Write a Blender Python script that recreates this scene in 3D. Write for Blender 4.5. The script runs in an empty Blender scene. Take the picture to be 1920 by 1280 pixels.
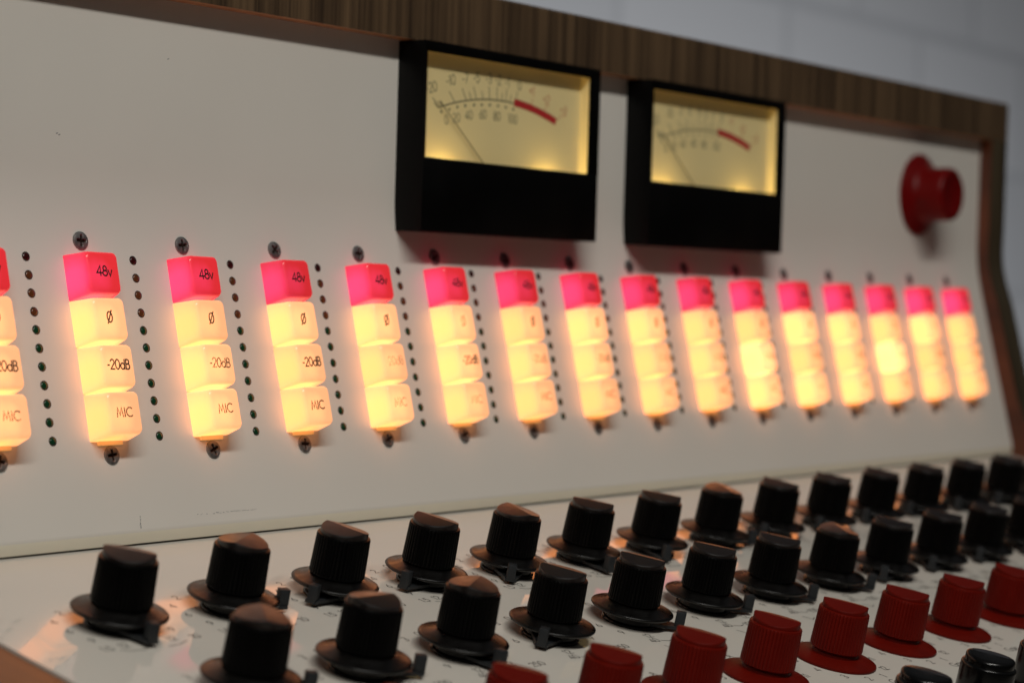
import bpy, bmesh, math, random
from mathutils import Vector, Matrix
random.seed(7)
MM = 0.001
sin, cos, PI = math.sin, math.cos, math.pi
sc = bpy.context.scene
col = sc.collection

# ------------------------------------------------------------------ camera
YAW, PIT, ROL = 0.911, 0.025, 0.030
CAM = Vector((-352.014, -414.913, -16.204))
F = Vector((sin(YAW)*cos(PIT), cos(YAW)*cos(PIT), -sin(PIT)))
R0 = Vector((cos(YAW), -sin(YAW), 0)); U0 = R0.cross(F)
RR = R0*cos(ROL) + U0*sin(ROL); UU = -R0*sin(ROL) + U0*cos(ROL)
cam = bpy.data.cameras.new('camera'); camo = bpy.data.objects.new('camera', cam); col.objects.link(camo)
m = Matrix(((RR.x, UU.x, -F.x, CAM.x*MM), (RR.y, UU.y, -F.y, CAM.y*MM), (RR.z, UU.z, -F.z, CAM.z*MM), (0, 0, 0, 1)))
camo.matrix_world = m
cam.sensor_width = 36; cam.lens = 36*3915.4/1920; cam.clip_start = 0.01; cam.clip_end = 50
cam.dof.use_dof = True; cam.dof.focus_distance = 0.540; cam.dof.aperture_fstop = 13.0
sc.camera = camo

# ------------------------------------------------------------------ world, lamps, exposure
w = bpy.data.worlds.new('World'); sc.world = w; w.use_nodes = True
# a dim room: dark low down, a paler ceiling overhead
wt = w.node_tree; tcw = wt.nodes.new('ShaderNodeTexCoord'); sx = wt.nodes.new('ShaderNodeSeparateXYZ'); crw = wt.nodes.new('ShaderNodeValToRGB')
wt.links.new(tcw.outputs['Generated'], sx.inputs[0]); wt.links.new(sx.outputs['Z'], crw.inputs[0]); wt.links.new(crw.outputs[0], wt.nodes['Background'].inputs[0])
e = crw.color_ramp.elements; e[0].position = 0.0; e[0].color = (.008, .007, .006, 1); e[1].position = .75; e[1].color = (.06, .06, .062, 1)
q = e.new(.22); q.color = (.018, .018, .018, 1)
wt.nodes['Background'].inputs[1].default_value = 1.0
def area(name, loc, target, sx, sy, power, color):
    l = bpy.data.lights.new(name, 'AREA'); l.shape = 'RECTANGLE'; l.size = sx; l.size_y = sy
    l.energy = power; l.color = color
    o = bpy.data.objects.new(name, l); col.objects.link(o)
    o.location = loc
    d = (Vector(target) - Vector(loc)).normalized()
    x = Vector((1, 0, 0)); x = (x - d*x.dot(d)).normalized(); y = (-d).cross(x)
    o.matrix_world = Matrix(((x.x, y.x, -d.x, loc[0]), (x.y, y.y, -d.y, loc[1]), (x.z, y.z, -d.z, loc[2]), (0, 0, 0, 1)))
    return o
area('ceiling_tube_light', (-0.50, -0.95, 1.10), (0.2, 0, -0.03), 1.3, 0.10, 15.3, (1.0, 0.965, 0.90))
area('added_wall_fill', (1.5, 0.30, -0.8), (1.75, 1.1, 0.25), 3.0, 0.3, 29, (0.97, 0.98, 1.0))  # added fill behind the console, only brightens the background wall
sc.view_settings.view_transform = 'Standard'; sc.view_settings.look = 'None'
sc.view_settings.exposure = 0; sc.view_settings.gamma = 1; sc.view_settings.use_curve_mapping = False
sc.render.engine = 'CYCLES'
sc.cycles.use_denoising = True
sc.cycles.max_bounces = 6; sc.cycles.sample_clamp_indirect = 4
sc.cycles.caustics_reflective = True; sc.cycles.caustics_refractive = False

# ------------------------------------------------------------------ planes of the console (mm)
A, BB, D1 = 0.254, 1.360, 86.826
def Bp(x, v, n=0): return Vector((x, -v*sin(A) - n*cos(A), -v*cos(A) + n*sin(A)))
KO = Bp(0, D1)
def Kp(x, v, n=0): return Vector((x, KO.y - v*sin(BB) - n*cos(BB), KO.z - v*cos(BB) + n*sin(BB)))
def frame(o, ex, ey, ez):
    return Matrix(((ex.x, ey.x, ez.x, o.x*MM), (ex.y, ey.y, ez.y, o.y*MM), (ex.z, ey.z, ez.z, o.z*MM), (0, 0, 0, 1)))
X1 = Vector((1, 0, 0))
def dip(v): return max(0, 90*math.tan(A/2)-v)**2/180
def Bm(x, v, n=0):
    n += dip(v)
    return frame(Bp(x, v, n), X1, Vector((0, sin(A), cos(A))), Vector((0, -cos(A), sin(A))))
def Km(x, v, n=0): return frame(Kp(x, v, n), X1, Vector((0, sin(BB), cos(BB))), Vector((0, -cos(BB), sin(BB))))
def Mm(x, z, n=0): return frame(Vector((x, -n, z)), X1, Vector((0, 0, 1)), Vector((0, -1, 0)))
def proj(p):
    d = p - CAM; z = d.dot(F)
    return 960 + 3915.4*d.dot(RR)/z, 640 - 3915.4*d.dot(UU)/z

# ------------------------------------------------------------------ materials
def mat(name, color, rough=0.5, spec=0.5, metal=0.0, coat=0.0, bump=None, var=None, rvar=None):
    m = bpy.data.materials.new(name); m.use_nodes = True
    nt = m.node_tree; b = nt.nodes['Principled BSDF']
    b.inputs['Base Color'].default_value = (*color, 1); b.inputs['Roughness'].default_value = rough
    b.inputs['Specular IOR Level'].default_value = spec; b.inputs['Metallic'].default_value = metal
    b.inputs['Coat Weight'].default_value = coat; b.inputs['Coat Roughness'].default_value = 0.05
    tc = nt.nodes.new('ShaderNodeTexCoord')
    if var:   # (scale, amount): blotchy variation of the base colour
        n = nt.nodes.new('ShaderNodeTexNoise'); n.inputs['Scale'].default_value = var[0]; n.inputs['Detail'].default_value = 6
        nt.links.new(tc.outputs['Object'], n.inputs['Vector'])
        r = nt.nodes.new('ShaderNodeMapRange'); r.inputs['From Min'].default_value = .3; r.inputs['From Max'].default_value = .7
        r.inputs['To Min'].default_value = 1-var[1]; r.inputs['To Max'].default_value = 1
        nt.links.new(n.outputs['Fac'], r.inputs['Value'])
        mx = nt.nodes.new('ShaderNodeVectorMath'); mx.operation = 'SCALE'; mx.inputs[0].default_value = color
        nt.links.new(r.outputs[0], mx.inputs['Scale']); nt.links.new(mx.outputs[0], b.inputs['Base Color'])
    if rvar:
        n = nt.nodes.new('ShaderNodeTexNoise'); n.inputs['Scale'].default_value = rvar[0]; n.inputs['Detail'].default_value = 5
        nt.links.new(tc.outputs['Object'], n.inputs['Vector'])
        r = nt.nodes.new('ShaderNodeMapRange'); r.inputs['From Min'].default_value = .35; r.inputs['From Max'].default_value = .7
        r.inputs['To Min'].default_value = rough; r.inputs['To Max'].default_value = rough+rvar[1]
        nt.links.new(n.outputs['Fac'], r.inputs['Value']); nt.links.new(r.outputs[0], b.inputs['Roughness'])
    if bump:  # (scale, strength, distance)
        n = nt.nodes.new('ShaderNodeTexNoise'); n.inputs['Scale'].default_value = bump[0]; n.inputs['Detail'].default_value = 3
        nt.links.new(tc.outputs['Object'], n.inputs['Vector'])
        bp = nt.nodes.new('ShaderNodeBump'); bp.inputs['Strength'].default_value = bump[1]; bp.inputs['Distance'].default_value = bump[2]
        nt.links.new(n.outputs['Fac'], bp.inputs['Height']); nt.links.new(bp.outputs[0], b.inputs['Normal'])
    return m

def wood(name, dark, light, axis, sc1=420, rough=0.45):
    """veneer: streaks that run along the other axes; axis = the direction in which the colour changes"""
    m = bpy.data.materials.new(name); m.use_nodes = True
    nt = m.node_tree; b = nt.nodes['Principled BSDF']; b.inputs['Roughness'].default_value = rough
    tc = nt.nodes.new('ShaderNodeTexCoord'); mp = nt.nodes.new('ShaderNodeMapping')
    s = [9.0, 9.0, 9.0]; s[axis] = sc1; mp.inputs['Scale'].default_value = s
    nt.links.new(tc.outputs['Object'], mp.inputs['Vector'])
    n = nt.nodes.new('ShaderNodeTexNoise'); n.inputs['Scale'].default_value = 1; n.inputs['Detail'].default_value = 5; n.inputs['Roughness'].default_value = .65
    nt.links.new(mp.outputs[0], n.inputs['Vector'])
    mp2 = nt.nodes.new('ShaderNodeMapping'); s2 = [6.0, 6.0, 6.0]; s2[axis] = sc1*.22; mp2.inputs['Scale'].default_value = s2
    nt.links.new(tc.outputs['Object'], mp2.inputs['Vector'])
    n2 = nt.nodes.new('ShaderNodeTexNoise'); n2.inputs['Scale'].default_value = 1; n2.inputs['Detail'].default_value = 2
    nt.links.new(mp2.outputs[0], n2.inputs['Vector'])
    ad = nt.nodes.new('ShaderNodeMath'); ad.operation = 'MULTIPLY_ADD'; ad.inputs[1].default_value = .55
    nt.links.new(n2.outputs['Fac'], ad.inputs[0]); 
    hf = nt.nodes.new('ShaderNodeMath'); hf.operation = 'MULTIPLY'; hf.inputs[1].default_value = .5
    nt.links.new(n.outputs['Fac'], hf.inputs[0]); nt.links.new(hf.outputs[0], ad.inputs[2])
    cr = nt.nodes.new('ShaderNodeValToRGB')
    cr.color_ramp.elements[0].position = .40; cr.color_ramp.elements[0].color = (*dark, 1)
    cr.color_ramp.elements[1].position = .66; cr.color_ramp.elements[1].color = (*light, 1)
    nt.links.new(ad.outputs[0], cr.inputs[0]); nt.links.new(cr.outputs[0], b.inputs['Base Color'])
    bp = nt.nodes.new('ShaderNodeBump'); bp.inputs['Strength'].default_value = .25; bp.inputs['Distance'].default_value = .0002
    nt.links.new(n.outputs['Fac'], bp.inputs['Height']); nt.links.new(bp.outputs[0], b.inputs['Normal'])
    return m

def lit_plastic(name, base, near, far, s_near, s_far):
    """translucent key cap with its own bulb: brighter where the wall is close to the bulb (low local z)"""
    m = bpy.data.materials.new(name); m.use_nodes = True
    nt = m.node_tree; b = nt.nodes['Principled BSDF']
    b.inputs['Base Color'].default_value = (*base, 1); b.inputs['Roughness'].default_value = .22
    tc = nt.nodes.new('ShaderNodeTexCoord'); oi = nt.nodes.new('ShaderNodeObjectInfo')
    # distance to the bulb seat at (−1.5, 0, 2.5) mm
    sub = nt.nodes.new('ShaderNodeVectorMath'); sub.operation = 'SUBTRACT'; sub.inputs[1].default_value = (-.0025, -.0008, .0022)
    nt.links.new(tc.outputs['Object'], sub.inputs[0])
    ln = nt.nodes.new('ShaderNodeVectorMath'); ln.operation = 'LENGTH'; nt.links.new(sub.outputs[0], ln.inputs[0])
    ns = nt.nodes.new('ShaderNodeTexNoise'); ns.inputs['Scale'].default_value = 260; ns.inputs['Detail'].default_value = 2
    nt.links.new(tc.outputs['Object'], ns.inputs['Vector'])
    na = nt.nodes.new('ShaderNodeMath'); na.operation = 'MULTIPLY_ADD'; na.inputs[1].default_value = .0016
    nt.links.new(ns.outputs['Fac'], na.inputs[0]); nt.links.new(ln.outputs['Value'], na.inputs[2])
    r = nt.nodes.new('ShaderNodeMapRange'); r.interpolation_type = 'SMOOTHSTEP'
    r.inputs['From Min'].default_value = .0042; r.inputs['From Max'].default_value = .0098
    nt.links.new(na.outputs[0], r.inputs['Value'])
    sz = nt.nodes.new('ShaderNodeSeparateXYZ'); nt.links.new(tc.outputs['Normal'], sz.inputs[0])
    fz = nt.nodes.new('ShaderNodeMath'); fz.operation = 'MULTIPLY_ADD'; fz.inputs[1].default_value = .38; fz.use_clamp = True
    nt.links.new(sz.outputs['Z'], fz.inputs[0])
    f6 = nt.nodes.new('ShaderNodeMath'); f6.operation = 'MULTIPLY'; f6.inputs[1].default_value = .72; nt.links.new(r.outputs[0], f6.inputs[0])
    nt.links.new(f6.outputs[0], fz.inputs[2]); r = fz
    mx = nt.nodes.new('ShaderNodeMix'); mx.data_type = 'RGBA'
    mx.inputs[6].default_value = (*near, 1); mx.inputs[7].default_value = (*far, 1)
    nt.links.new(r.outputs[0], mx.inputs[0]); nt.links.new(mx.outputs[2], b.inputs['Emission Color'])
    r2 = nt.nodes.new('ShaderNodeMapRange'); r2.inputs['To Min'].default_value = s_near; r2.inputs['To Max'].default_value = s_far
    nt.links.new(r.outputs[0], r2.inputs['Value'])
    ml = nt.nodes.new('ShaderNodeMath'); ml.operation = 'MULTIPLY'
    nt.links.new(r2.outputs[0], ml.inputs[0]); nt.links.new(oi.outputs['Alpha'], ml.inputs[1])
    nt.links.new(ml.outputs[0], b.inputs['Emission Strength'])
    return m

def ink(name, wear=False):
    """printing ink; object alpha = how much of it is left"""
    m = bpy.data.materials.new(name); m.use_nodes = True
    nt = m.node_tree; b = nt.nodes['Principled BSDF']
    b.inputs['Base Color'].default_value = (.012, .008, .006, 1); b.inputs['Roughness'].default_value = .6
    tc = nt.nodes.new('ShaderNodeTexCoord'); oi = nt.nodes.new('ShaderNodeObjectInfo')
    n = nt.nodes.new('ShaderNodeTexNoise'); n.inputs['Scale'].default_value = 3500; n.inputs['Detail'].default_value = 3
    nt.links.new(tc.outputs['Object'], n.inputs['Vector'])
    ad = nt.nodes.new('ShaderNodeVectorMath'); ad.operation = 'ADD'
    rn = nt.nodes.new('ShaderNodeMath'); rn.operation = 'MULTIPLY'; rn.inputs[1].default_value = 3.0
    nt.links.new(oi.outputs['Random'], rn.inputs[0]); nt.links.new(tc.outputs['Object'], ad.inputs[0]); nt.links.new(rn.outputs[0], ad.inputs[1])
    nt.links.new(ad.outputs[0], n.inputs['Vector'])
    r = nt.nodes.new('ShaderNodeMapRange'); r.inputs['To Min'].default_value = 1; r.inputs['To Max'].default_value = 0
    r.inputs['From Min'].default_value = .40; r.inputs['From Max'].default_value = .62
    nt.links.new(n.outputs['Fac'], r.inputs['Value'])
    # cover = clamp(noise + (alpha*2-1))
    s = nt.nodes.new('ShaderNodeMath'); s.operation = 'MULTIPLY_ADD'; s.inputs[1].default_value = 2; s.inputs[2].default_value = -1
    nt.links.new(oi.outputs['Alpha'], s.inputs[0])
    s2 = nt.nodes.new('ShaderNodeMath'); s2.operation = 'ADD'; s2.use_clamp = True
    nt.links.new(s.outputs[0], s2.inputs[0]); nt.links.new(r.outputs[0], s2.inputs[1])
    nt.links.new(s2.outputs[0], b.inputs['Alpha'])
    return m

WHITE = (.72, .69, .63)
M_panel = mat('cream_painted_metal', WHITE, .30, .4, bump=(900, .06, .0001), var=(14, .05), rvar=(30, .12))
M_kpanel = mat('glossy_cream_metal', (.64, .605, .54), .045, .5, bump=(25, .03, .0002), var=(22, .05), rvar=(60, .05))
M_under = mat('wood_underside_glow', (.50, .24, .11), .6, var=(300, .3))  # pale wood with the buttons' orange glow put into its colour
M_wood = wood('walnut_veneer_upright', (.036, .021, .011), (.135, .083, .043), 0, 1100)
M_cheek = wood('walnut_side_glow', (.055, .014, .005), (.12, .032, .012), 2, 120, .38)  # side veneer, red glow of the buttons put into its colour
M_black = mat('black_phenolic', (.0012, .0012, .0012), .36, .10, bump=(1500, .08, .0001))
M_skirt = mat('black_phenolic_skirt', (.0015, .0012, .001), .26, .34, rvar=(300, .15))
M_cap = mat('black_cap_insert', (.006, .0035, .003), .32, .62, rvar=(300, .1))
M_gloss = mat('glossy_black_phenolic', (.002, .002, .002), .22, .30)
M_base = mat('glossy_black_ring', (.002, .002, .002), .16, .25)
M_tab = mat('grey_black_plastic', (.014, .016, .018), .5, .4, bump=(2500, .2, .0001))
M_red = mat('red_phenolic', (.125, .0045, .0015), .42, .12, bump=(1500, .08, .0001), var=(120, .25))
M_redbig = mat('red_lacquer', (.12, .0018, .0018), .38, .15)
M_meter = mat('black_meter_case', (.0015, .0015, .0015), .30, .12, bump=(700, .05, .0001), rvar=(50, .2))
M_steel = mat('dull_steel', (.27, .265, .26), .34, .5, .75, bump=(2500, .3, .0001), var=(900, .4), rvar=(700, .3))
M_dark = mat('dark_recess', (.006, .006, .006), .6)
M_hole = mat('led_hole', (.012, .01, .008), .5)
M_led = {'dark_red': mat('led_dark_red', (.035, .004, .004), .15), 'amber': mat('led_amber', (.10, .035, .012), .15), 'green': mat('led_green', (.005, .040, .016), .15)}
M_dial = mat('aged_dial_paper', (.78, .65, .33), .6, .3, var=(40, .05))
M_dialwall = mat('dial_side_wall', (.85, .75, .50), .5)
M_dialink = mat('dial_ink', (.11, .11, .07), .6)
M_dialred = mat('dial_red', (.42, .02, .022), .6)
M_dialredt = mat('dial_red_text', (.48, .10, .06), .6)
M_needle = mat('needle', (.03, .02, .01), .5)
M_wall = mat('blue_grey_wall', (.42, .44, .48), .8, var=(1.5, .22))
nt = M_wall.node_tree; bk = nt.nodes.new('ShaderNodeTexBrick'); tc = nt.nodes.new('ShaderNodeTexCoord'); mp = nt.nodes.new('ShaderNodeMapping')
mp.inputs['Rotation'].default_value = (PI/2, 0, 0); nt.links.new(tc.outputs['Object'], mp.inputs['Vector']); nt.links.new(mp.outputs[0], bk.inputs['Vector'])
bk.inputs['Scale'].default_value = 1.0; bk.inputs['Brick Width'].default_value = .40; bk.inputs['Row Height'].default_value = .20; bk.inputs['Mortar Size'].default_value = .012; bk.inputs['Mortar Smooth'].default_value = .6
bk.inputs['Color1'].default_value = (.43, .44, .46, 1); bk.inputs['Color2'].default_value = (.385, .395, .415, 1); bk.inputs['Mortar'].default_value = (.35, .36, .38, 1)
nt.links.new(bk.outputs['Color'], nt.nodes['Principled BSDF'].inputs['Base Color'])
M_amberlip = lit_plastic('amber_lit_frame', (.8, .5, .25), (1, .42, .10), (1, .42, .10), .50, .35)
M_cream = lit_plastic('lit_cream_cap', (.40, .32, .22), (1.0, .285, .066), (1.0, .385, .145), 2.55, .98)
M_pink = lit_plastic('lit_red_cap', (.55, .02, .025), (1.0, .070, .235), (1.0, .038, .050), .92, .48)
M_ink = ink('worn_ink')
M_print = mat('panel_print', (.02, .017, .014), .5)
M_scuff = mat('scuff', (.16, .16, .17), .7)

# ------------------------------------------------------------------ mesh helpers (all in mm)
def build(name, bm, m, smooth=True, angle=35):
    me = bpy.data.meshes.new(name)
    for v in bm.verts: v.co *= MM
    bmesh.ops.recalc_face_normals(bm, faces=bm.faces)
    bm.to_mesh(me); bm.free()
    for q in (m if isinstance(m, (list, tuple)) else [m]): me.materials.append(q)
    if smooth:
        me.polygons.foreach_set('use_smooth', [True]*len(me.polygons))
        me.set_sharp_from_angle(angle=math.radians(angle))
    return me
WM = {}
def obj(name, me, M, parent=None, alpha=None, label=None):
    o = bpy.data.objects.new(name, me); col.objects.link(o)
    WM[o.name] = M
    if parent is not None:
        o.parent = parent; o.matrix_basis = WM[parent.name].inverted() @ M
    else: o.matrix_basis = M
    if alpha is not None: o.color = (1, 1, 1, alpha)
    if label: o['label'] = label
    return o
def lathe(bm, prof, seg=64, flute=None, closed_top=True, closed_bottom=True):
    rings = []
    for r, z, fl in [(p+(0,))[:3] for p in prof]:
        ring = []
        for i in range(seg):
            t = 2*PI*i/seg
            rr = r - (fl if (flute and i % flute == 0) else 0)
            ring.append(bm.verts.new((rr*cos(t), rr*sin(t), z)))
        rings.append(ring)
    for a, b in zip(rings, rings[1:]):
        for i in range(seg): bm.faces.new((a[i], a[(i+1) % seg], b[(i+1) % seg], b[i]))
    if closed_bottom: bm.faces.new(rings[0][::-1])
    if closed_top: bm.faces.new(rings[-1])
    return rings
def box(bm, x0, x1, y0, y1, z0, z1, bevel=0, seg=2, mi=0):
    r = bmesh.ops.create_cube(bm, size=1); vs = r['verts']
    for v in vs:
        v.co = Vector(((x0+x1)/2+v.co.x*(x1-x0), (y0+y1)/2+v.co.y*(y1-y0), (z0+z1)/2+v.co.z*(z1-z0)))
    fs = list({f for v in vs for f in v.link_faces})
    for f in fs: f.material_index = mi
    if bevel:
        es = list({e for v in vs for e in v.link_edges})
        bmesh.ops.bevel(bm, geom=es, offset=bevel, segments=seg, affect='EDGES', profile=.5)
def extrude_poly(bm, pts, a, b, axis=0, mi=None):
    """pts: list of (y,z) for axis 0; sweeps from x=a to x=b"""
    def P(q, t): return (t, q[0], q[1]) if axis == 0 else (q[0], q[1], t)
    A_ = [bm.verts.new(P(q, a)) for q in pts]; B_ = [bm.verts.new(P(q, b)) for q in pts]
    n = len(pts)
    for i in range(n):
        f = bm.faces.new((A_[i], A_[(i+1) % n], B_[(i+1) % n], B_[i]))
        if mi: f.material_index = mi[i]
    bm.faces.new(A_[::-1]); bm.faces.new(B_)
def arc(cx, cy, rx, ry, a0, a1, n=10):
    return [(cx+rx*cos(math.radians(a0+(a1-a0)*i/n)), cy+ry*sin(math.radians(a0+(a1-a0)*i/n))) for i in range(n+1)]
G = {  # stroke font: (advance, strokes), cap height 1
 '0': (.72, [arc(.33, .5, .28, .5, 90, 450, 20)]),
 '1': (.40, [[(.06, .80), (.22, 1), (.22, 0)]]),
 '2': (.66, [arc(.30, .72, .25, .28, 165, -35, 10)+[(.04, 0), (.58, 0)]]),
 '3': (.64, [arc(.28, .75, .23, .25, 150, -90, 9)+arc(.28, .26, .26, .26, 90, -150, 10)]),
 '4': (.70, [[(.46, 0), (.46, 1), (.03, .28), (.64, .28)]]),
 '5': (.64, [[(.52, 1), (.16, 1), (.10, .56)]+arc(.27, .33, .27, .33, 110, -140, 10)]),
 '6': (.66, [[(.46, 1), (.12, .48)]+arc(.31, .30, .26, .30, 150, 510, 16)]),
 '7': (.62, [[(.04, 1), (.56, 1), (.16, 0)]]),
 '8': (.66, [arc(.31, .76, .20, .24, 90, 450, 14), arc(.31, .27, .27, .27, 90, 450, 16)]),
 '9': (.66, [[(.18, 0), (.52, .52)]+arc(.31, .70, .26, .30, -30, 330, 16)]),
 '-': (.40, [[(.04, .40), (.30, .40)]]),
 '+': (.56, [[(.04, .45), (.46, .45)], [(.25, .25), (.25, .66)]]),
 '.': (.22, [[(.06, 0), (.12, .04)]]),
 'v': (.56, [[(.02, .62), (.25, 0), (.48, .62)]]),
 'd': (.68, [arc(.29, .31, .26, .31, 0, 360, 16), [(.56, 1), (.56, 0)]]),
 'B': (.66, [[(.08, 0), (.08, 1), (.30, 1)]+arc(.30, .77, .20, .23, 90, -90, 7)+[(.10, .54)], [(.30, .54)]+arc(.32, .27, .24, .27, 90, -90, 8)+[(.08, 0)]]),
 'M': (1.0, [[(.05, 0), (.20, 1), (.46, .18), (.72, 1), (.87, 0)]]),
 'I': (.30, [[(.12, 0), (.12, 1)]]),
 'C': (.86, [arc(.52, .5, .46, .5, 48, 312, 16)]),
 'O': (1.0, [arc(.42, .5, .30, .5, 90, 450, 22), [(.12, -.10), (.72, 1.12)]]),  # slashed O
 'G': (.95, [arc(.50, .5, .46, .5, 45, 360, 16)+[(.58, .5)]]),
 'a': (.70, [arc(.30, .31, .26, .31, 0, 360, 14), [(.57, .62), (.57, 0)]]),
 'i': (.26, [[(.10, 0), (.10, .62)], [(.10, .82), (.10, .87)]]),
 'n': (.60, [[(.08, .62), (.08, 0)], [(.08, .38)]+arc(.28, .40, .20, .22, 170, 0, 7)+[(.48, 0)]]),
 'V': (.8, [[(.02, 1), (.36, 0), (.70, 1)]]), 'U': (.8, [[(.08, 1), (.08, .3)]+arc(.36, .30, .28, .30, 180, 360, 8)+[(.64, 1)]]),
}
def ribbon(bm, pts, wd, z, mi=0):
    pts = [Vector((p[0], p[1], 0)) for p in pts]
    n = len(pts); L = []; Rr = []
    closed = (pts[0]-pts[-1]).length < 1e-6 and n > 3
    for i, p in enumerate(pts):
        if closed: a, b = pts[(i-1) % (n-1)], pts[(i+1) % (n-1)]
        else: a, b = pts[max(i-1, 0)], pts[min(i+1, n-1)]
        d1 = (p-a).normalized() if (p-a).length > 0 else (b-p).normalized()
        d2 = (b-p).normalized() if (b-p).length > 0 else d1
        t = (d1+d2); t = t.normalized() if t.length > 1e-6 else d1
        nn = Vector((-t.y, t.x, 0)); k = max(.5, abs(nn.dot(Vector((-d1.y, d1.x, 0)))))
        nn = nn*(wd/2/k)
        e = Vector((0, 0, 0))
        if not closed and i == 0: e = -d2*wd*.3
        if not closed and i == n-1: e = d1*wd*.3
        L.append(bm.verts.new((p.x+nn.x+e.x, p.y+nn.y+e.y, z))); Rr.append(bm.verts.new((p.x-nn.x+e.x, p.y-nn.y+e.y, z)))
    for i in range(n-1):
        f = bm.faces.new((L[i], L[i+1], Rr[i+1], Rr[i])); f.material_index = mi
def text(bm, s, cx, cy, h, wd, z=0.04, rot=0, mi=0, squeeze=1):
    W = sum(G[c][0] for c in s)*h*squeeze - .08*h
    x = -W/2; c_, s_ = cos(rot), sin(rot)
    for ch in s:
        for st in G[ch][1]:
            pts = []
            for px, py in st:
                a, b = x+px*h*squeeze, (py-.5)*h
                pts.append((cx+a*c_-b*s_, cy+a*s_+b*c_))
            ribbon(bm, pts, wd, z, mi)
        x += G[ch][0]*h*squeeze

# ================================================================== setting: the wall behind
bm = bmesh.new()
N = 40
vs = [[bm.verts.new((-1500+i*160, 1100+6*sin(i*.7)+4*sin(j*.9), -900+j*100)) for j in range(31)] for i in range(N)]
for i in range(N-1):
    for j in range(30): bm.faces.new((vs[i][j], vs[i+1][j], vs[i+1][j+1], vs[i][j+1]))
o = obj('wall', build('wall', bm, M_wall), Matrix.Identity(4)); o['kind'] = 'structure'

# ================================================================== the console
XL, XR = -72.5, 523.9
XO = 540.2                        # outer side of the right cheek
ROOT = frame(Vector((230, 60, -180)), X1, Vector((0, 1, 0)), Vector((0, 0, 1)))
root = bpy.data.objects.new('mixing_console', None); col.objects.link(root); root.matrix_basis = ROOT; WM[root.name] = ROOT
root.empty_display_size = .05
root['label'] = 'cream recording console with walnut trim, two lit meters, glowing buttons and black and red knobs'
root['category'] = 'mixing console'
I4 = Matrix.Identity(4)
def bpt(v, n=0): p = Bp(0, v, n); return (p.y, p.z)
def kpt(v, n=0): p = Kp(0, v, n); return (p.y, p.z)

# upper panel: one bent sheet, upright above, leaning below, its lower edge rolled inward
prof = [(0, 62.0)]
RB = 90.0; tb = RB*math.tan(A/2)
cY, cZ = RB, tb                    # centre behind the sheet
for i in range(0, 17):
    t = A*i/16
    prof.append((-(RB - RB*cos(t)), tb - RB*sin(t)))
EDGE0 = len(prof)
prof.append(bpt(D1-5.0, 0))
for i in range(1, 9):
    t = i/8; prof.append(bpt(D1-5.0+3.5*t, -1.4*t**1.4))
prof += [bpt(D1-1.45, -1.6), bpt(D1-1.6, -1.8), bpt(D1-3.0, -2.4)]
EDGE1 = len(prof)
back = [(y+1.2, z) for y, z in prof]
back = [(4, 62.0), (4, 2), (bpt(30, -3)), bpt(D1-10, -3.0)]
bm = bmesh.new(); allp = prof + back[::-1]
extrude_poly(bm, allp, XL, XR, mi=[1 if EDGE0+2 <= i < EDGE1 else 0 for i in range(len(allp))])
M_yellowish = mat('yellowish_edge', (.76, .715, .58), .35, .4, var=(40, .05))  # lower edge a little yellower than the rest of the panel
obj('upper_panel', build('upper_panel', bm, [M_panel, M_yellowish]), I4, root)

bm = bmesh.new(); extrude_poly(bm, [bpt(D1-3.4, -2.6), bpt(D1+1.5, -2.6), bpt(D1+1.5, -4.6), bpt(D1-3.4, -4.6)], XL, XR)  # black strip standing in for the shade inside the seam gap
obj('seam_gap_shade', build('seam_gap_shade', bm, M_dark), I4, root)
# worn marks on the upper panel
bm = bmesh.new(); rnd = random.Random(3)
for (x, v, n_, sx) in ((6.2, 81.2, 3, .5), (6.4, 79.6, 2, .15)):
    for k in range(n_*3): 
        a = rnd.uniform(-.5, .5)*sx; b = rnd.uniform(-.6, .6); ribbon(bm, [(x+a, -v+b), (x+a+rnd.uniform(-.1, .1), -v+b+rnd.uniform(.2, .5))], .10, 0)
x = 26.
while x < 47:
    ribbon(bm, [(x, -79.6+rnd.uniform(-.15, .15)), (x+rnd.uniform(.2, .9), -79.6+rnd.uniform(-.15, .15))], rnd.uniform(.05, .16), 0); x += rnd.uniform(.5, 2.6) if x < 38 else rnd.uniform(.3, 1.0)
for v in bm.verts: v.co = Bp(v.co.x, -v.co.y, .035)
obj('scuff_marks', build('scuff_marks', bm, M_scuff, False), I4, root)
bm = bmesh.new()
for (x, z) in ((-7, 19.5), (-6.2, 19.2), (-9, 7.2), (-8.2, 6.8), (-62, 30), (30, 42)):
    ribbon(bm, [(x, z), (x+.5, z+.15)], .2, 0)
for v in bm.verts: v.co = Vector((v.co.x, -.035, v.co.y))
obj('scuff_marks', build('scuff_marks', bm, M_scuff, False), I4, root)

# control panel: glossy sheet with lighter front edge, sits under the rolled edge
bm = bmesh.new()
VE = 262
pr = [kpt(-4.2, 0), kpt(VE, 0), kpt(VE+2, -1.2), kpt(VE+2, -3), kpt(-4.2, -3)]
extrude_poly(bm, pr, XL, XR)
cp = obj('control_panel', build('control_panel', bm, M_kpanel), I4, root)

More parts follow.
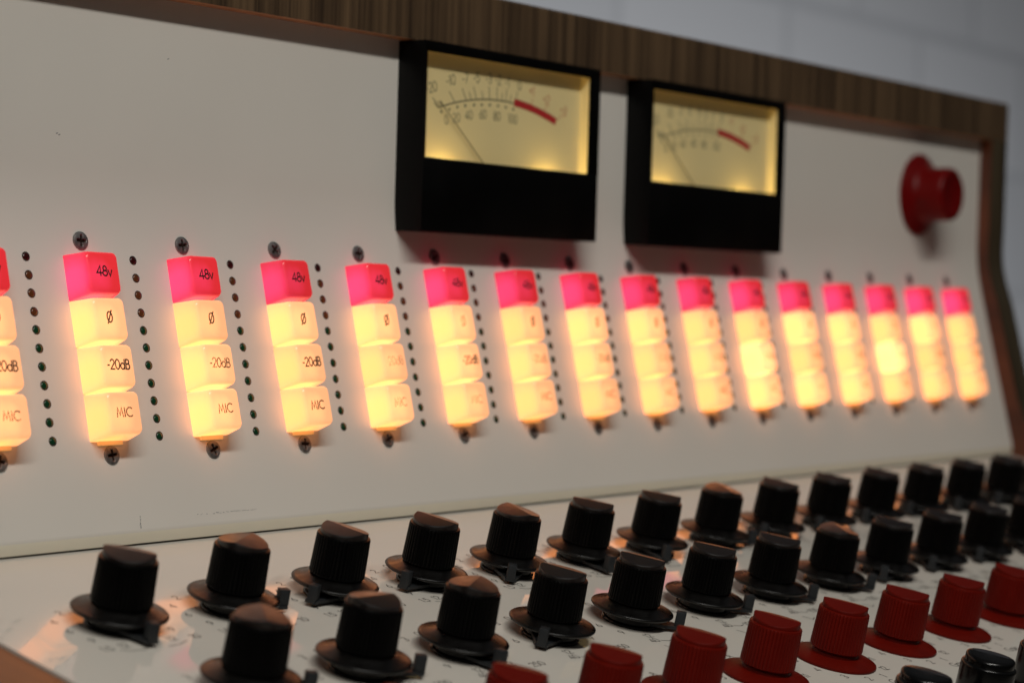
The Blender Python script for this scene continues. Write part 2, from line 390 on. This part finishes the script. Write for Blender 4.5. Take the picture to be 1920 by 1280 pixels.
# wooden trim: top board, cheeks
n0 = 5.4
bm = bmesh.new()
pts = [(-n0, 57.5), (-n0, 74.2), (-n0+.8, 75.0), (95, 75.0), (95, 57.5)]
extrude_poly(bm, pts, -400, XO, mi=[0, 0, 0, 0, 1])
obj('top_trim', build('top_trim', bm, [M_wood, M_under], False), I4, root)
def cheek_profile(nM, nB, nK, back_y=95, ztop=57.4):
    p = [(-nM, ztop)]
    for i in range(0, 11):        # smooth bend
        t = i/10; z = 16-34*t
        yA = -nM; q = Bp(0, 0, nB); 
        # blend between the upright line and the leaning line
        zz = z; yl = -nB/cos(A) + (zz)*math.tan(A) if zz < 0 else -nB/cos(A) + zz*math.tan(A)
        s = t*t*(3-2*t); p.append((yA*(1-s)+yl*s, zz))
    p.append(bpt(62, nB)); p.append(bpt(72, nB+1.5)); p.append(bpt(80, nB+8))
    p.append(kpt(22, nK)); p.append(kpt(VE+6, nK)); p.append(kpt(VE+6, -45)); p.append((back_y, -185)); p.append((back_y, ztop))
    return p
bm = bmesh.new()
cpf = cheek_profile(n0-.0, 6.5, 4)[:-3]
cbk = []
for k, (y, z) in enumerate(cpf): cbk.append((95, 57.4 - (57.4+185)*k/(len(cpf)-1)))
def V_(x, q): return bm.verts.new((x, q[0], q[1]))
fi = [V_(XR+.15, q) for q in cpf]; fo = [V_(XO, q) for q in cpf]; bi = [V_(XR+.15, q) for q in cbk]; bo = [V_(XO, q) for q in cbk]
for k in range(len(cpf)-1):
    bm.faces.new((fi[k], fi[k+1], fo[k+1], fo[k])); bm.faces.new((bi[k], bi[k+1], fi[k+1], fi[k]))
    bm.faces.new((bo[k], bo[k+1], bi[k+1], bi[k])); bm.faces.new((fo[k], fo[k+1], bo[k+1], bo[k]))
bm.faces.new((fi[0], fo[0], bo[0], bi[0])); bm.faces.new((fi[-1], bi[-1], bo[-1], fo[-1]))
bm.normal_update()
# the outward front faces show upright veneer, the inner face side veneer reddened by painted-in glow
for f in bm.faces:
    f.material_index = 1 if abs(f.normal.x) > .5 else 0
bm.normal_update()
for f in bm.faces: f.material_index = 1 if abs(f.normal.x) > .5 else 0
M_edge = wood('walnut_veneer_edge', (.022, .016, .008), (.085, .062, .034), 0, 420)
obj('right_cheek', build('right_cheek', bm, [M_edge, M_cheek], False), I4, root)
bm = bmesh.new()
lp = [(20, 57.4), (20, 0), bpt(60, -14), kpt(-1, -7), kpt(6, -.6), kpt(VE+6, -.6), kpt(VE+6, -45), (95, -185), (95, 57.4)]
extrude_poly(bm, lp, XL-17, XL-.3)
M_left = wood('walnut_veneer_left', (.07, .022, .006), (.24, .085, .026), 0, 120, .4)
obj('left_cheek', build('left_cheek', bm, M_left, False), I4, root)
bm = bmesh.new(); box(bm, XL, XR, 95, 101, -180, 75)
obj('back_board', build('back_board', bm, M_wood, False), I4, root)

# ------------------------------------------------------------------ buttons
HB, HF, DEP = 6.35, 5.25, 7.5
def cap_mesh(name, m):
    bm = bmesh.new()
    hv = 5.93; fv = 5.42
    # superelliptic rounded frustum, rings from base to face
    def ring(hx, hy, z, rad, n=6):
        out = []
        for (sx, sy, a0) in ((1, 1, 0), (-1, 1, 90), (-1, -1, 180), (1, -1, 270)):
            for i in range(n+1):
                a = math.radians(a0+90*i/n)
                out.append(bm.verts.new((sx*(hx-rad)+rad*cos(a), sy*(hy-rad)+rad*sin(a), z)))
        return out
    rs = [ring(HB, hv, -.4, .35), ring(HB-.04, hv, .4, .45)]
    for k in range(1, 9):
        t = k/9; rs.append(ring(HB+(HF-HB)*t, hv+(fv-hv)*t, .4+(DEP-.4)*t*.92, .5+.9*t))
    for k in range(1, 6):
        a = PI/2*k/5; r = 1.05
        z = DEP-r+r*sin(a); ins = r*(1-cos(a))
        rs.append(ring(HF-ins, fv-ins, z, 1.4-ins*.3))
    for a, b in zip(rs, rs[1:]):
        n = len(a)
        for i in range(n): bm.faces.new((a[i], a[(i+1) % n], b[(i+1) % n], b[i]))
    top = bm.faces.new(rs[-1]); 
    return build(name, bm, m, True, 60)
ME_cream = cap_mesh('button', M_cream); ME_pink = cap_mesh('button', M_pink)
def legend_mesh(s, h, wd, squeeze=1):
    bm = bmesh.new(); text(bm, s, 0, 0, h, wd, 0, squeeze=squeeze); return build('legend', bm, M_ink, False)
LG = {'48v': legend_mesh('48v', 2.5, .40, 1.08), 'O': legend_mesh('O', 2.7, .42), '-20dB': legend_mesh('-20dB', 2.45, .38, .98), 'MIC': legend_mesh('MIC', 2.3, .38, 1.05)}
# how much ink is left on each legend, (48v, O, -20dB, MIC), columns -1..14
WEAR = {-1: (1, .9, .85, .6), 0: (.95, .85, .97, .72), 1: (.95, .75, .62, .66), 2: (1, .95, .97, 1), 3: (1, .95, .35, .50), 4: (.95, .5, .85, .45),
        5: (.95, .9, .45, .6), 6: (.95, .7, .6, .6)}
BRI = {(10, 2): 1.0}
BRIGHT = {(9, 2): 1.55, (12, 2): 1.75, (9, 3): 1.2, (6, 1): 1.12, (7, 1): 1.08, (3, 1): 1.1, (3, 3): 1.12, (4, 2): 1.1, (4, 1): 1.1, (2, 1): 1.1, (1, 3): 1.12, (1, 2): 1.08,
          (0, 1): 1.1, (10, 1): 1.25, (10, 3): 1.2, (13, 1): 1.25, (11, 3): 1.15, (11, 1): 1.15, (7, 2): .95, (13, 2): .9, (14, 2): .92, (6, 3): .9, (2, 2): .95}
V0 = 11.40+5.98; VP = 11.98
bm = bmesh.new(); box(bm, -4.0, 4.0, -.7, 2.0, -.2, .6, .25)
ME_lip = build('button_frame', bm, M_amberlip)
# screw head with a real cross recess
def screw_mesh():
    bm = bmesh.new(); nr, na = 22, 72; R = 2.42; rows = []
    def hgt(x, y):
        r = math.hypot(x, y); z = .95*math.sqrt(max(0, 1-(r/R)**2*.55)) - .25
        if r > R*.97: z = .12
        arm = min(abs(x), abs(y)); w_ = .50 - .07*r
        dep = 0
        if r < 1.6: 
            e = (w_-arm)/.09; dep = max(0, min(1, e))*min(1, (1.6-r)/.25)
        c = max(0, min(1, (.62-r)/.15))
        return z - .62*max(dep, c)*(1-.25*r)
    c0 = bm.verts.new((0, 0, hgt(0, 0)))
    for i in range(1, nr+1):
        r = R*i/nr; rows.append([bm.verts.new((r*cos(2*PI*j/na), r*sin(2*PI*j/na), hgt(r*cos(2*PI*j/na), r*sin(2*PI*j/na)))) for j in range(na)])
    rows.append([bm.verts.new((R*cos(2*PI*j/na), R*sin(2*PI*j/na), -.1)) for j in range(na)])
    for j in range(na): bm.faces.new((c0, rows[0][j], rows[0][(j+1) % na]))
    for a, b in zip(rows, rows[1:]):
        for j in range(na): bm.faces.new((a[j], b[j], b[(j+1) % na], a[(j+1) % na]))
    for f in bm.faces:
        c = f.calc_center_median()
        r = math.hypot(c.x, c.y); arm = min(abs(c.x), abs(c.y))
        if (r < 1.5 and arm < .38) or r < .6: f.material_index = 1
    return build('screw', bm, [M_steel, M_rec], True, 40)
M_rec = mat('shaded_recess', (.05, .03, .022), .4, .5, .8)  # shade and reddish light in the cross put into the colour
ME_screw = screw_mesh()
# LED in its drilled hole
def led_mesh(key):
    bm = bmesh.new()
    lathe(bm, [(1.22, .03), (1.22, .05), (1.02, .045), (1.00, .02)], 20, closed_bottom=False)
    for f in bm.faces: f.material_index = 1
    k = len(bm.faces)
    lathe(bm, [(.98, .0), (.94, .10), (.80, .20), (.55, .27), (.25, .30)], 20, closed_bottom=False)
    bm.faces.ensure_lookup_table()
    for f in bm.faces[k:]: f.material_index = 0
    return build('led', bm, [M_led[key], M_hole], True, 50)
ME_led = {k: led_mesh(k) for k in M_led}
LEDV = [12.16 + (58.54-12.16)*i/10 for i in range(11)]
LKIND = ['dark_red', 'amber', 'amber', 'amber'] + ['green']*7
rnd = random.Random(11)
far_leds = []
for i in range(-1, 15):
    X = 35.0*i
    for k, name in enumerate(('48v', 'O', '-20dB', 'MIC')):
        v = V0 + k*VP
        jit = Matrix.Rotation(rnd.uniform(-.012, .012), 4, 'Z') @ Matrix.Translation((rnd.uniform(-.12, .12)*MM, rnd.uniform(-.06, .06)*MM, rnd.uniform(-.15, .15)*MM))
        M = Bm(X, v) @ jit
        br = BRIGHT.get((i, k), rnd.uniform(.92, 1.05)) if k else rnd.uniform(.85, 1.15)
        b = obj('button', ME_pink if k == 0 else ME_cream, M, root, alpha=br,
                label='red key cap reading 48v, glowing pink from inside' if k == 0 else None)
        al = WEAR.get(i, (.9, rnd.uniform(.45, .8), rnd.uniform(.3, .75), rnd.uniform(.4, .7)))[k]
        dx, dy = {'48v': (0.0, .35), 'O': (-.3, .4), '-20dB': (-.1, .3), 'MIC': (-.45, .1)}[name]
        obj('legend', LG[name], M @ Matrix.Translation((dx*MM, dy*MM, (DEP+.03)*MM)) @ Matrix.Rotation(rnd.uniform(-.03, .03), 4, 'Z'), b, alpha=al)
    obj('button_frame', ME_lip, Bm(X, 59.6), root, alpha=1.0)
    for v in (7.5, 62.85):
        obj('screw', ME_screw, Bm(X+rnd.uniform(-.1, .1), v) @ Matrix.Rotation(rnd.uniform(-.8, .8), 4, 'Z') @ Matrix.Rotation(rnd.uniform(-.06, .06), 4, 'X'), root)
    xl = X + 16.97
    if i < 8:
        for v, kd in zip(LEDV, LKIND):
            obj('led', ME_led[kd], Bm(xl+rnd.uniform(-.08, .08), v+rnd.uniform(-.06, .06)), root)
    elif i < 14:
        far_leds.append(xl)
# the farther LED columns, hidden behind the keys for the most part, as one part
bm = bmesh.new()
for xl in far_leds:
    for v, kd in zip(LEDV, LKIND):
        t = bmesh.new(); t.from_mesh(ME_led[kd]); 
        me = bpy.data.meshes.new('tmp'); t.to_mesh(me); t.free()
        k = len(bm.verts); kf = len(bm.faces); bm.from_mesh(me); bm.verts.ensure_lookup_table(); bm.faces.ensure_lookup_table()
        for q in bm.verts[k:]: q.co = Bp(xl+q.co.x/MM, v-q.co.y/MM, q.co.z/MM+dip(v))
        for f in bm.faces[kf:]:
            if f.material_index == 0: f.material_index = {'dark_red': 0, 'amber': 2, 'green': 3}[kd]
        bpy.data.meshes.remove(me)
o = obj('led', build('led', bm, [M_led['dark_red'], M_hole, M_led['amber'], M_led['green']]), I4, root); o['kind'] = 'stuff'

# ------------------------------------------------------------------ meters
MW, MZ0, MZ1, MD = 89.62, .3, 57.2, 10.83
GX0, GX1, GZ0, GZ1 = .95, 83.9, 22.4, 53.9
DD = 4.0          # dial behind the front face
def vu(mx, needle_deg, lab):
    M = Mm(mx, 0)
    hz = obj('vu_meter', None, M, root, label=lab)
    bm = bmesh.new()
    # housing shell: side walls, front frame pieces
    zf0, zf1 = MD-.55, MD
    def bx(x0, x1, y0, y1, z0, z1, bv=.25): box(bm, x0, x1, y0, y1, z0, z1, bv)
    bx(0, MW, MZ0, GZ0, zf0, zf1)                  # lower apron
    bx(0, MW, GZ1, MZ1, zf0, zf1)                  # top rail
    bx(0, GX0, GZ0-.3, GZ1+.3, zf0+.02, zf1-.02, .1)
    bx(GX1, MW, GZ0-.3, GZ1+.3, zf0+.02, zf1-.02, .1)
    bx(0.02, 1.0, MZ0+.02, MZ1-.02, -1.8, zf0+.1, .1)
    bx(MW-1.0, MW-.02, MZ0+.02, MZ1-.02, -1.8, zf0+.1, .1)
    bx(.8, MW-.8, MZ1-1.2, MZ1-.04, .0, zf0+.1, .1)
    bx(.8, MW-.8, MZ0+.04, MZ0+1.2, -1.8, zf0+.1, .1)
    obj('housing', build('housing', bm, M_meter), M, hz)
    bm = bmesh.new()
    zd = MD-DD
    x0, x1, y0, y1 = 1.2, GX1+.1, 9.0, MZ1-1.4
    q = [bm.verts.new(p) for p in ((x0, y0, zd), (x1, y0, zd), (x1, y1, zd), (x0, y1, zd))]; bm.faces.new(q)
    q = [bm.verts.new(p) for p in ((x1, y0, zd), (x1+.1, y0, zf0-.03), (x1+.1, y1, zf0-.03), (x1, y1, zd))]; f = bm.faces.new(q)
    q = [bm.verts.new(p) for p in ((x0, y1, zd), (x1, y1, zd), (x1, y1+.2, zf0-.05), (x0, y1+.2, zf0-.05))]; bm.faces.new(q)
    q = [bm.verts.new(p) for p in ((x0, y0, zd), (x1, y0, zd), (x1, y0, zf0-.05), (x0, y0, zf0-.05))]; bm.faces.new(q)
    q = [bm.verts.new(p) for p in ((x0, y0, zd), (x0, y1, zd), (x0, y1, zf0-.05), (x0, y0, zf0-.05))]; bm.faces.new(q)
    obj('dial', build('dial', bm, M_dial, False), M, hz)
    # printing on the dial
    PV = (41.0, 15.7); zt = zd+.05
    bm = bmesh.new()
    RA = 97.0; cx, cz = 41.2, 42.8-RA
    def az(x): return cz+math.sqrt(RA*RA-(x-cx)**2)
    ribbon(bm, [(x_, az(x_)) for x_ in [11.4+i*(48.6-11.4)/24 for i in range(25)]], .38, zt)
    def radial(x_, l, wd=.27, mi=0, off=0):
        z_ = az(x_); d = Vector((x_-PV[0], z_-PV[1])).normalized()
        ribbon(bm, [(x_+d.x*off, z_+d.y*off), (x_+d.x*(l+off), z_+d.y*(l+off))], wd, zt, mi)
    for x_, l in ((11.6, 4.2), (12.6, 2.2), (13.6, 2.0), (10.9, 2.4), (18.9, 4.2), (24.4, 4.1), (26.8, 2.6), (29.3, 4.1), (32.6, 2.6), (36.0, 4.1), (39.6, 4.1), (42.0, 2.4), (44.0, 4.1), (46.2, 2.4), (48.8, 4.0)):
        radial(x_, l)
    for (x_, z_) in ((12.5, 36.9), (16.3, 37.9), (20.1, 39.), (23.9, 39.7), (28.2, 40.3), (32., 40.7), (36., 41.), (40.1, 41.1), (44.1, 41.0), (48., 40.7)):
        d = [bm.verts.new((x_+.48*cos(t*PI/6), z_+.48*sin(t*PI/6), zt)) for t in range(12)]; bm.faces.new(d)
    for s, x_, z_ in (('-20', 7.6, 43.9), ('-10', 16.6, 46.9), ('-7', 23.5, 48.1), ('-5', 29, 48.8), ('-3', 35.1, 49.2), ('-2', 39.9, 49.2), ('-1', 44.6, 49.0), ('0', 50.9, 48.5)):
        text(bm, s, x_, z_, 3.0, .29, zt, rot=-(x_-41)*.008)
    for s, x_, z_ in (('0', 15., 34.7), ('20', 19.8, 35.7), ('40', 25.8, 37.0), ('60', 32.7, 37.8), ('80', 39.7, 37.8), ('100', 47.8, 37.6)):
        text(bm, s, x_, z_, 2.7, .27, zt, rot=-(x_-41)*.006)
    ribbon(bm, [(x_, az(x_)+.35) for x_ in [49.0+i*(70.0-49.0)/16 for i in range(17)]], 2.3, zt+.02, 1)
    for x_ in (56.2, 63.0, 70.3): radial(x_, 3.0 if x_ > 69 else 2.4, .2, 2, 1.2)
    for s, x_, z_ in (('+1', 57.4, 47.4), ('+2', 65.2, 45.3), ('+3', 74.6, 42.5)):
        text(bm, s, x_, z_, 2.9, .30, zt, rot=-(x_-41)*.008, mi=2)
    obj('scale', build('scale', bm, [M_dialink, M_dialred, M_dialredt], False), M, hz)
    # needle
    bm = bmesh.new(); a = math.radians(needle_deg); d = Vector((-sin(a), cos(a)))
    p0 = Vector((PV[0], PV[1])); p1 = p0 + d*38.9; nn = Vector((d.y, -d.x))
    zn = zd+1.0
    for s_, w0, w1 in ((0, .16, .10),):
        vs_ = [bm.verts.new((*(p0+nn*w0), zn)), bm.verts.new((*(p0-nn*w0), zn)), bm.verts.new((*(p1-nn*w1), zn)), bm.verts.new((*(p1+nn*w1), zn))]
        f = bm.faces.new(vs_); r = bmesh.ops.extrude_face_region(bm, geom=[f])
        for v in r['geom']:
            if isinstance(v, bmesh.types.BMVert): v.co.z += .15
    obj('needle', build('needle', bm, M_needle, False), M, hz)
    # the meter's own two bulbs, hidden behind the apron
    for bxp in (13.0, 66.0):
        l = bpy.data.lights.new('meter_bulb', 'POINT'); l.energy = .013; l.color = (1.0, .70, .25); l.shadow_soft_size = .0009
        lo = bpy.data.objects.new('meter_bulb', l); col.objects.link(lo); lo.parent = hz
        lo.matrix_basis = Matrix.Translation((bxp*MM, (GZ0-7.0)*MM, (zd+1.9)*MM))
    return hz
vu(123.05, 51.5, 'left lit meter, its dial lettering easier to read')
vu(243.5, 51.5, 'right lit meter, blurrier and farther away')

# big red knob on the upright panel
bm = bmesh.new()
lathe(bm, [(17.3, 0), (17.4, .9), (16.6, 1.7), (13.2, 3.4), (12.2, 4.4), (11.6, 6), (11.3, 9.5), (11.3, 14.6), (10.9, 15.8), (9.9, 16.5), (8.6, 16.4), (7.6, 15.9), (0.3, 15.7)], 72, closed_bottom=False)
mk = build('round_knob', bm, M_redbig, True, 40)
kb = obj('knob', mk, Mm(464.5, 29.6), root, label='large round dark red knob on a wide flange, alone at the right end')
bm = bmesh.new(); lathe(bm, [(1.1, -.3), (1.1, .08), (.8, .08), (.7, -.2)], 16)
a = math.radians(200)
mh = frame(Vector((0, 0, 0)), X1, Vector((0, 1, 0)), Vector((0, 0, 1)))
pos = Matrix.Translation((11.55*cos(a)*MM, 11.55*sin(a)*MM, 6.5*MM)) @ Matrix.Rotation(a, 4, 'Z') @ Matrix.Rotation(PI/2, 4, 'Y')
obj('set_screw', build('set_screw', bm, M_dark), Mm(464.5, 29.6) @ pos, kb)

# ------------------------------------------------------------------ knobs on the control panel
KX, KV = -40.7, (44.4, 86.6, 128.9, 171.0)
def body_mesh(m, zb, zt):
    bm = bmesh.new()
    S = 132   # 44 flutes
    lathe(bm, [(5.6, zb-1.2), (6.5, zb-.5), (6.95, zb-.1), (6.98, zb+.3, .30), (6.72, zt-.9, .30), (6.68, zt-.45, .2), (6.55, zt-.2), (6.1, zt-.05), (5.9, zt-.05)], S, flute=3)
    return build('knob', bm, m, True, 28)
def cap_top(m, zt, ridge=1.1):
    """insert with two facets that meet in a raised ridge along local x"""
    bm = bmesh.new(); R = 5.98; n = 64
    def h(y, r): return zt + .75 + ridge*(1-abs(y)/R*1.0)
    b0 = [bm.verts.new((R*cos(2*PI*i/n), R*sin(2*PI*i/n), zt-.3)) for i in range(n)]
    rows = [b0]
    for rr, dz in ((R, -.22), (R-.05, -.10), (R-.18, -.02), (R-.35, 0)):
        rows.append([bm.verts.new((rr*cos(2*PI*i/n), rr*sin(2*PI*i/n), h(rr*sin(2*PI*i/n), rr)+dz)) for i in range(n)])
    for a_, b_ in zip(rows, rows[1:]):
        for i in range(n): bm.faces.new((a_[i], a_[(i+1) % n], b_[(i+1) % n], b_[i]))
    rim = rows[-1]
    up = [rim[i] for i in range(0, n//2+1)]; dn = [rim[i % n] for i in range(n//2, n+1)]
    bm.faces.new(up); bm.faces.new(dn)
    return build('cap', bm, m, True, 12)
def smooth_body(m, zb, zt):
    bm = bmesh.new()
    lathe(bm, [(5.6, zb-1.2), (6.6, zb-.4), (7.0, zb+.3), (6.95, zt-.8), (6.85, zt-.35), (6.55, zt-.05), (6.0, zt)], 132)
    return build('knob', bm, m, True, 40)
def smooth_cap(m, zt):
    bm = bmesh.new(); R = 6.2; n = 64; rows = []
    for rr, z in ((R, zt-.3), (R, zt+1.2), (R-.12, zt+1.6), (R-.4, zt+1.95), (R-.9, zt+2.15), (R-1.8, zt+2.2)):
        rows.append([bm.verts.new((rr*cos(2*PI*i/n), rr*sin(2*PI*i/n), z - (.10*abs(sin(2*PI*i/n))*rr if z > zt else 0) + (.25 if z > zt else 0))) for i in range(n)])
    for a_, b_ in zip(rows, rows[1:]):
        for i in range(n): bm.faces.new((a_[i], a_[(i+1) % n], b_[(i+1) % n], b_[i]))
    c = bm.verts.new((0, 0, zt+2.3))
    for i in range(n): bm.faces.new((rows[-1][i], rows[-1][(i+1) % n], c))
    return build('cap', bm, m, True, 60)
def skirt_mesh(m, ze, zc, rim=.7):
    bm = bmesh.new()
    lathe(bm, [(6.0, zc-1.4), (9.6, ze-.75+.25), (10.7, ze-rim), (11.0, ze-rim*.55), (11.02, ze-.15), (10.85, ze+.05), (10.2, ze+.22), (8.6, ze+.55), (7.2, zc), (6.4, zc+.3)], 72)
    return build('skirt', bm, m, True, 50)
def base_mesh():
    bm = bmesh.new()
    lathe(bm, [(7.4, 0.02), (7.5, .4), (7.45, .75), (7.2, .95), (6.8, 1.02), (6.7, 3.4)], 48); return build('base_ring', bm, M_base, True, 45)
def pointer_mesh():
    """flat lever under the skirt with an upturned square tab at its end, along local +x"""
    bm = bmesh.new()
    lathe(bm, [(6.2, 1.5), (6.4, 1.7), (6.4, 2.5), (6.2, 2.7)], 40)
    w0, w1 = 5.2, 1.55
    pts = [(2.0, -w0), (12.6, -w1), (13.9, -w1), (13.9, w1), (12.6, w1), (2.0, w0)]
    a_ = [bm.verts.new((x, y, .95)) for x, y in pts]; b_ = [bm.verts.new((x, y, 1.75)) for x, y in pts]
    bm.faces.new(a_[::-1]); bm.faces.new(b_)
    for i in range(6): bm.faces.new((a_[i], a_[(i+1) % 6], b_[(i+1) % 6], b_[i]))
    box(bm, 11.6, 14.2, -1.15, 1.15, 1.0, 5.6, .18)
    return build('pointer', bm, M_tab, True, 30)
ME = {'black': (body_mesh(M_black, 6.0, 16.0), cap_top(M_cap, 16.0), skirt_mesh(M_skirt, 4.0, 5.2)),
      'red': (body_mesh(M_red, 3.6, 14.0), cap_top(M_red, 14.0, 1.15), None),
      'gloss': (smooth_body(M_gloss, 3.6, 14.0), smooth_cap(M_gloss, 14.0), None)}
def flat_skirt(m):
    bm = bmesh.new(); lathe(bm, [(11.3, .05), (11.45, .35), (11.35, .75), (10.9, .95), (8.0, 1.55), (6.2, 2.0), (6.0, 3.4)], 72); return build('skirt', bm, m, True, 50)
FS = {'red': flat_skirt(M_red), 'gloss': flat_skirt(M_gloss)}
ME_base = base_mesh(); ME_ptr = pointer_mesh()
# ridge direction and tab direction (degrees from +x towards the viewer) per knob
RIDGE1 = [52, -25, 84, 80, 108, 56, 52, 122, 74, 60, 66, 58, 60, 62, 60, 60]
TAB1 = [98, 20, 160, 163, 138, 108, 125, 36, 160, 158, 164, 168, 160, 160, 150, 160]
RIDGE2 = [128, 4, -25, 70, 64, 56, 60, 124, 60, 58, 60, 62, 60, 55, 60, 60]
TAB2 = [30, 38, 98, 152, 58, 42, 48, 50, 152, 156, 156, 150, 160, 155, 150, 150]
RIDGE3 = [60, 64, 66, 70, 70, 66, 68, 62, 66, 64, 66, 66, 66, 66, 66, 66]
TAG = {('black', 1): 'black fluted knob of the row nearest the buttons', }
for row in range(4):
    for i in range(16):
        X, V = KX+35*i, KV[row]
        px, py = proj(Kp(X, V, 17)); qx, qy = proj(Kp(X, V, 0))
        if px > 2040 or py > 1345 or px < -150: continue
        kind = ('black', 'black', 'red', 'gloss')[row]
        M = Km(X, V)
        bmesh_, cap_, sk_ = ME[kind]
        k = obj('knob', bmesh_, M @ Matrix.Rotation(rnd.uniform(0, .14), 4, 'Z'), root,
                label=('red fluted knob with a wide flat red skirt' if kind == 'red' else None))
        rd = (RIDGE1, RIDGE2, RIDGE3, RIDGE3)[row][i]
        obj('cap', cap_, M @ Matrix.Rotation(-math.radians(rd), 4, 'Z'), k)
        if kind == 'black':
            obj('skirt', sk_, M, k); obj('base_ring', ME_base, M, k)
            obj('pointer', ME_ptr, M @ Matrix.Rotation(-math.radians((TAB1, TAB2)[row][i]), 4, 'Z'), k)
        else:
            obj('skirt', FS[kind], M, k)

# ------------------------------------------------------------------ printing on the control panel
bm = bmesh.new()
TH, TW = 2.25, .25
def lab(X, V, s, dx, dv, h=TH): text(bm, s, X+dx, -(V+dv), h, TW, 0, squeeze=1.12)
for i in range(16):
    X = KX+35*i
    V = KV[0]
    for s, dx, dv in (('0', 0, -13.4), ('2', -7.2, -11.3), ('4', -12.3, -7.0), ('6', -12.9, -1.0), ('9', -11.6, 5.3), ('12', -6.9, 10.2),
                      ('2', 7.0, -11.5), ('4', 12.0, -7.0), ('6', 13.0, -.8), ('9', 11.2, 5.6), ('12', 6.9, 10.3), ('1.5', -11.9, 10.6), ('10', 13.4, 10.9)):
        lab(X, V, s, dx, dv)
    ribbon(bm, [(X-9.4, -(V+12.2)), (X-7.4, -(V+13.4)), (X-3.4, -(V+13.8))], TW, 0)
    ribbon(bm, [(X+9.4, -(V+12.6)), (X+6.4, -(V+13.8)), (X+3.0, -(V+14.0))], TW, 0)
    V = KV[1]
    for s, dx, dv in (('0', 0, -13.6), ('3', -6.6, -12.0), ('3', 6.6, -12.0), ('6', -12.8, -.9), ('9', -10.8, 5.2), ('12', -5.4, 9.8), ('6', 12.6, -.9), ('9', 11.0, 5.0), ('12', 6.6, 9.8),
                      ('40', -6.8, 12.8), ('100', 2.4, 14.2), ('220', 7.0, 16.6), ('20', 14.0, -12.2), ('250', 13.8, 12.6)):
        lab(X, V, s, dx, dv)
    ribbon(bm, [(X-4.6, -(V+13.6)), (X-2.4, -(V+14.6)), (X-.6, -(V+14.2))], TW, 0)
    ribbon(bm, [(X-7.4, -(V+16.4)), (X-6.4, -(V+19.4)), (X-4.2, -(V+18.4))], TW, 0)
    V = KV[2]
    for q in range(12):
        ang = math.radians(180+15 - (q)*30 + 0)
        t = math.radians(168 + q*30)   # clockwise from up
        lab(X, V, str(q+1), 13.8*sin(t), -13.8*cos(t))
    lab(X, V, 'Gain', 3.6, 17.4, 2.5)
    V = KV[3]
    for q in range(11):
        t = math.radians(210 + q*30)
        lab(X, V, str(q), 13.8*sin(t), -13.8*cos(t))
for v in bm.verts: v.co = Kp(v.co.x, -v.co.y, .035)
obj('printed_scale', build('printed_scale', bm, M_print, False), I4, cp)
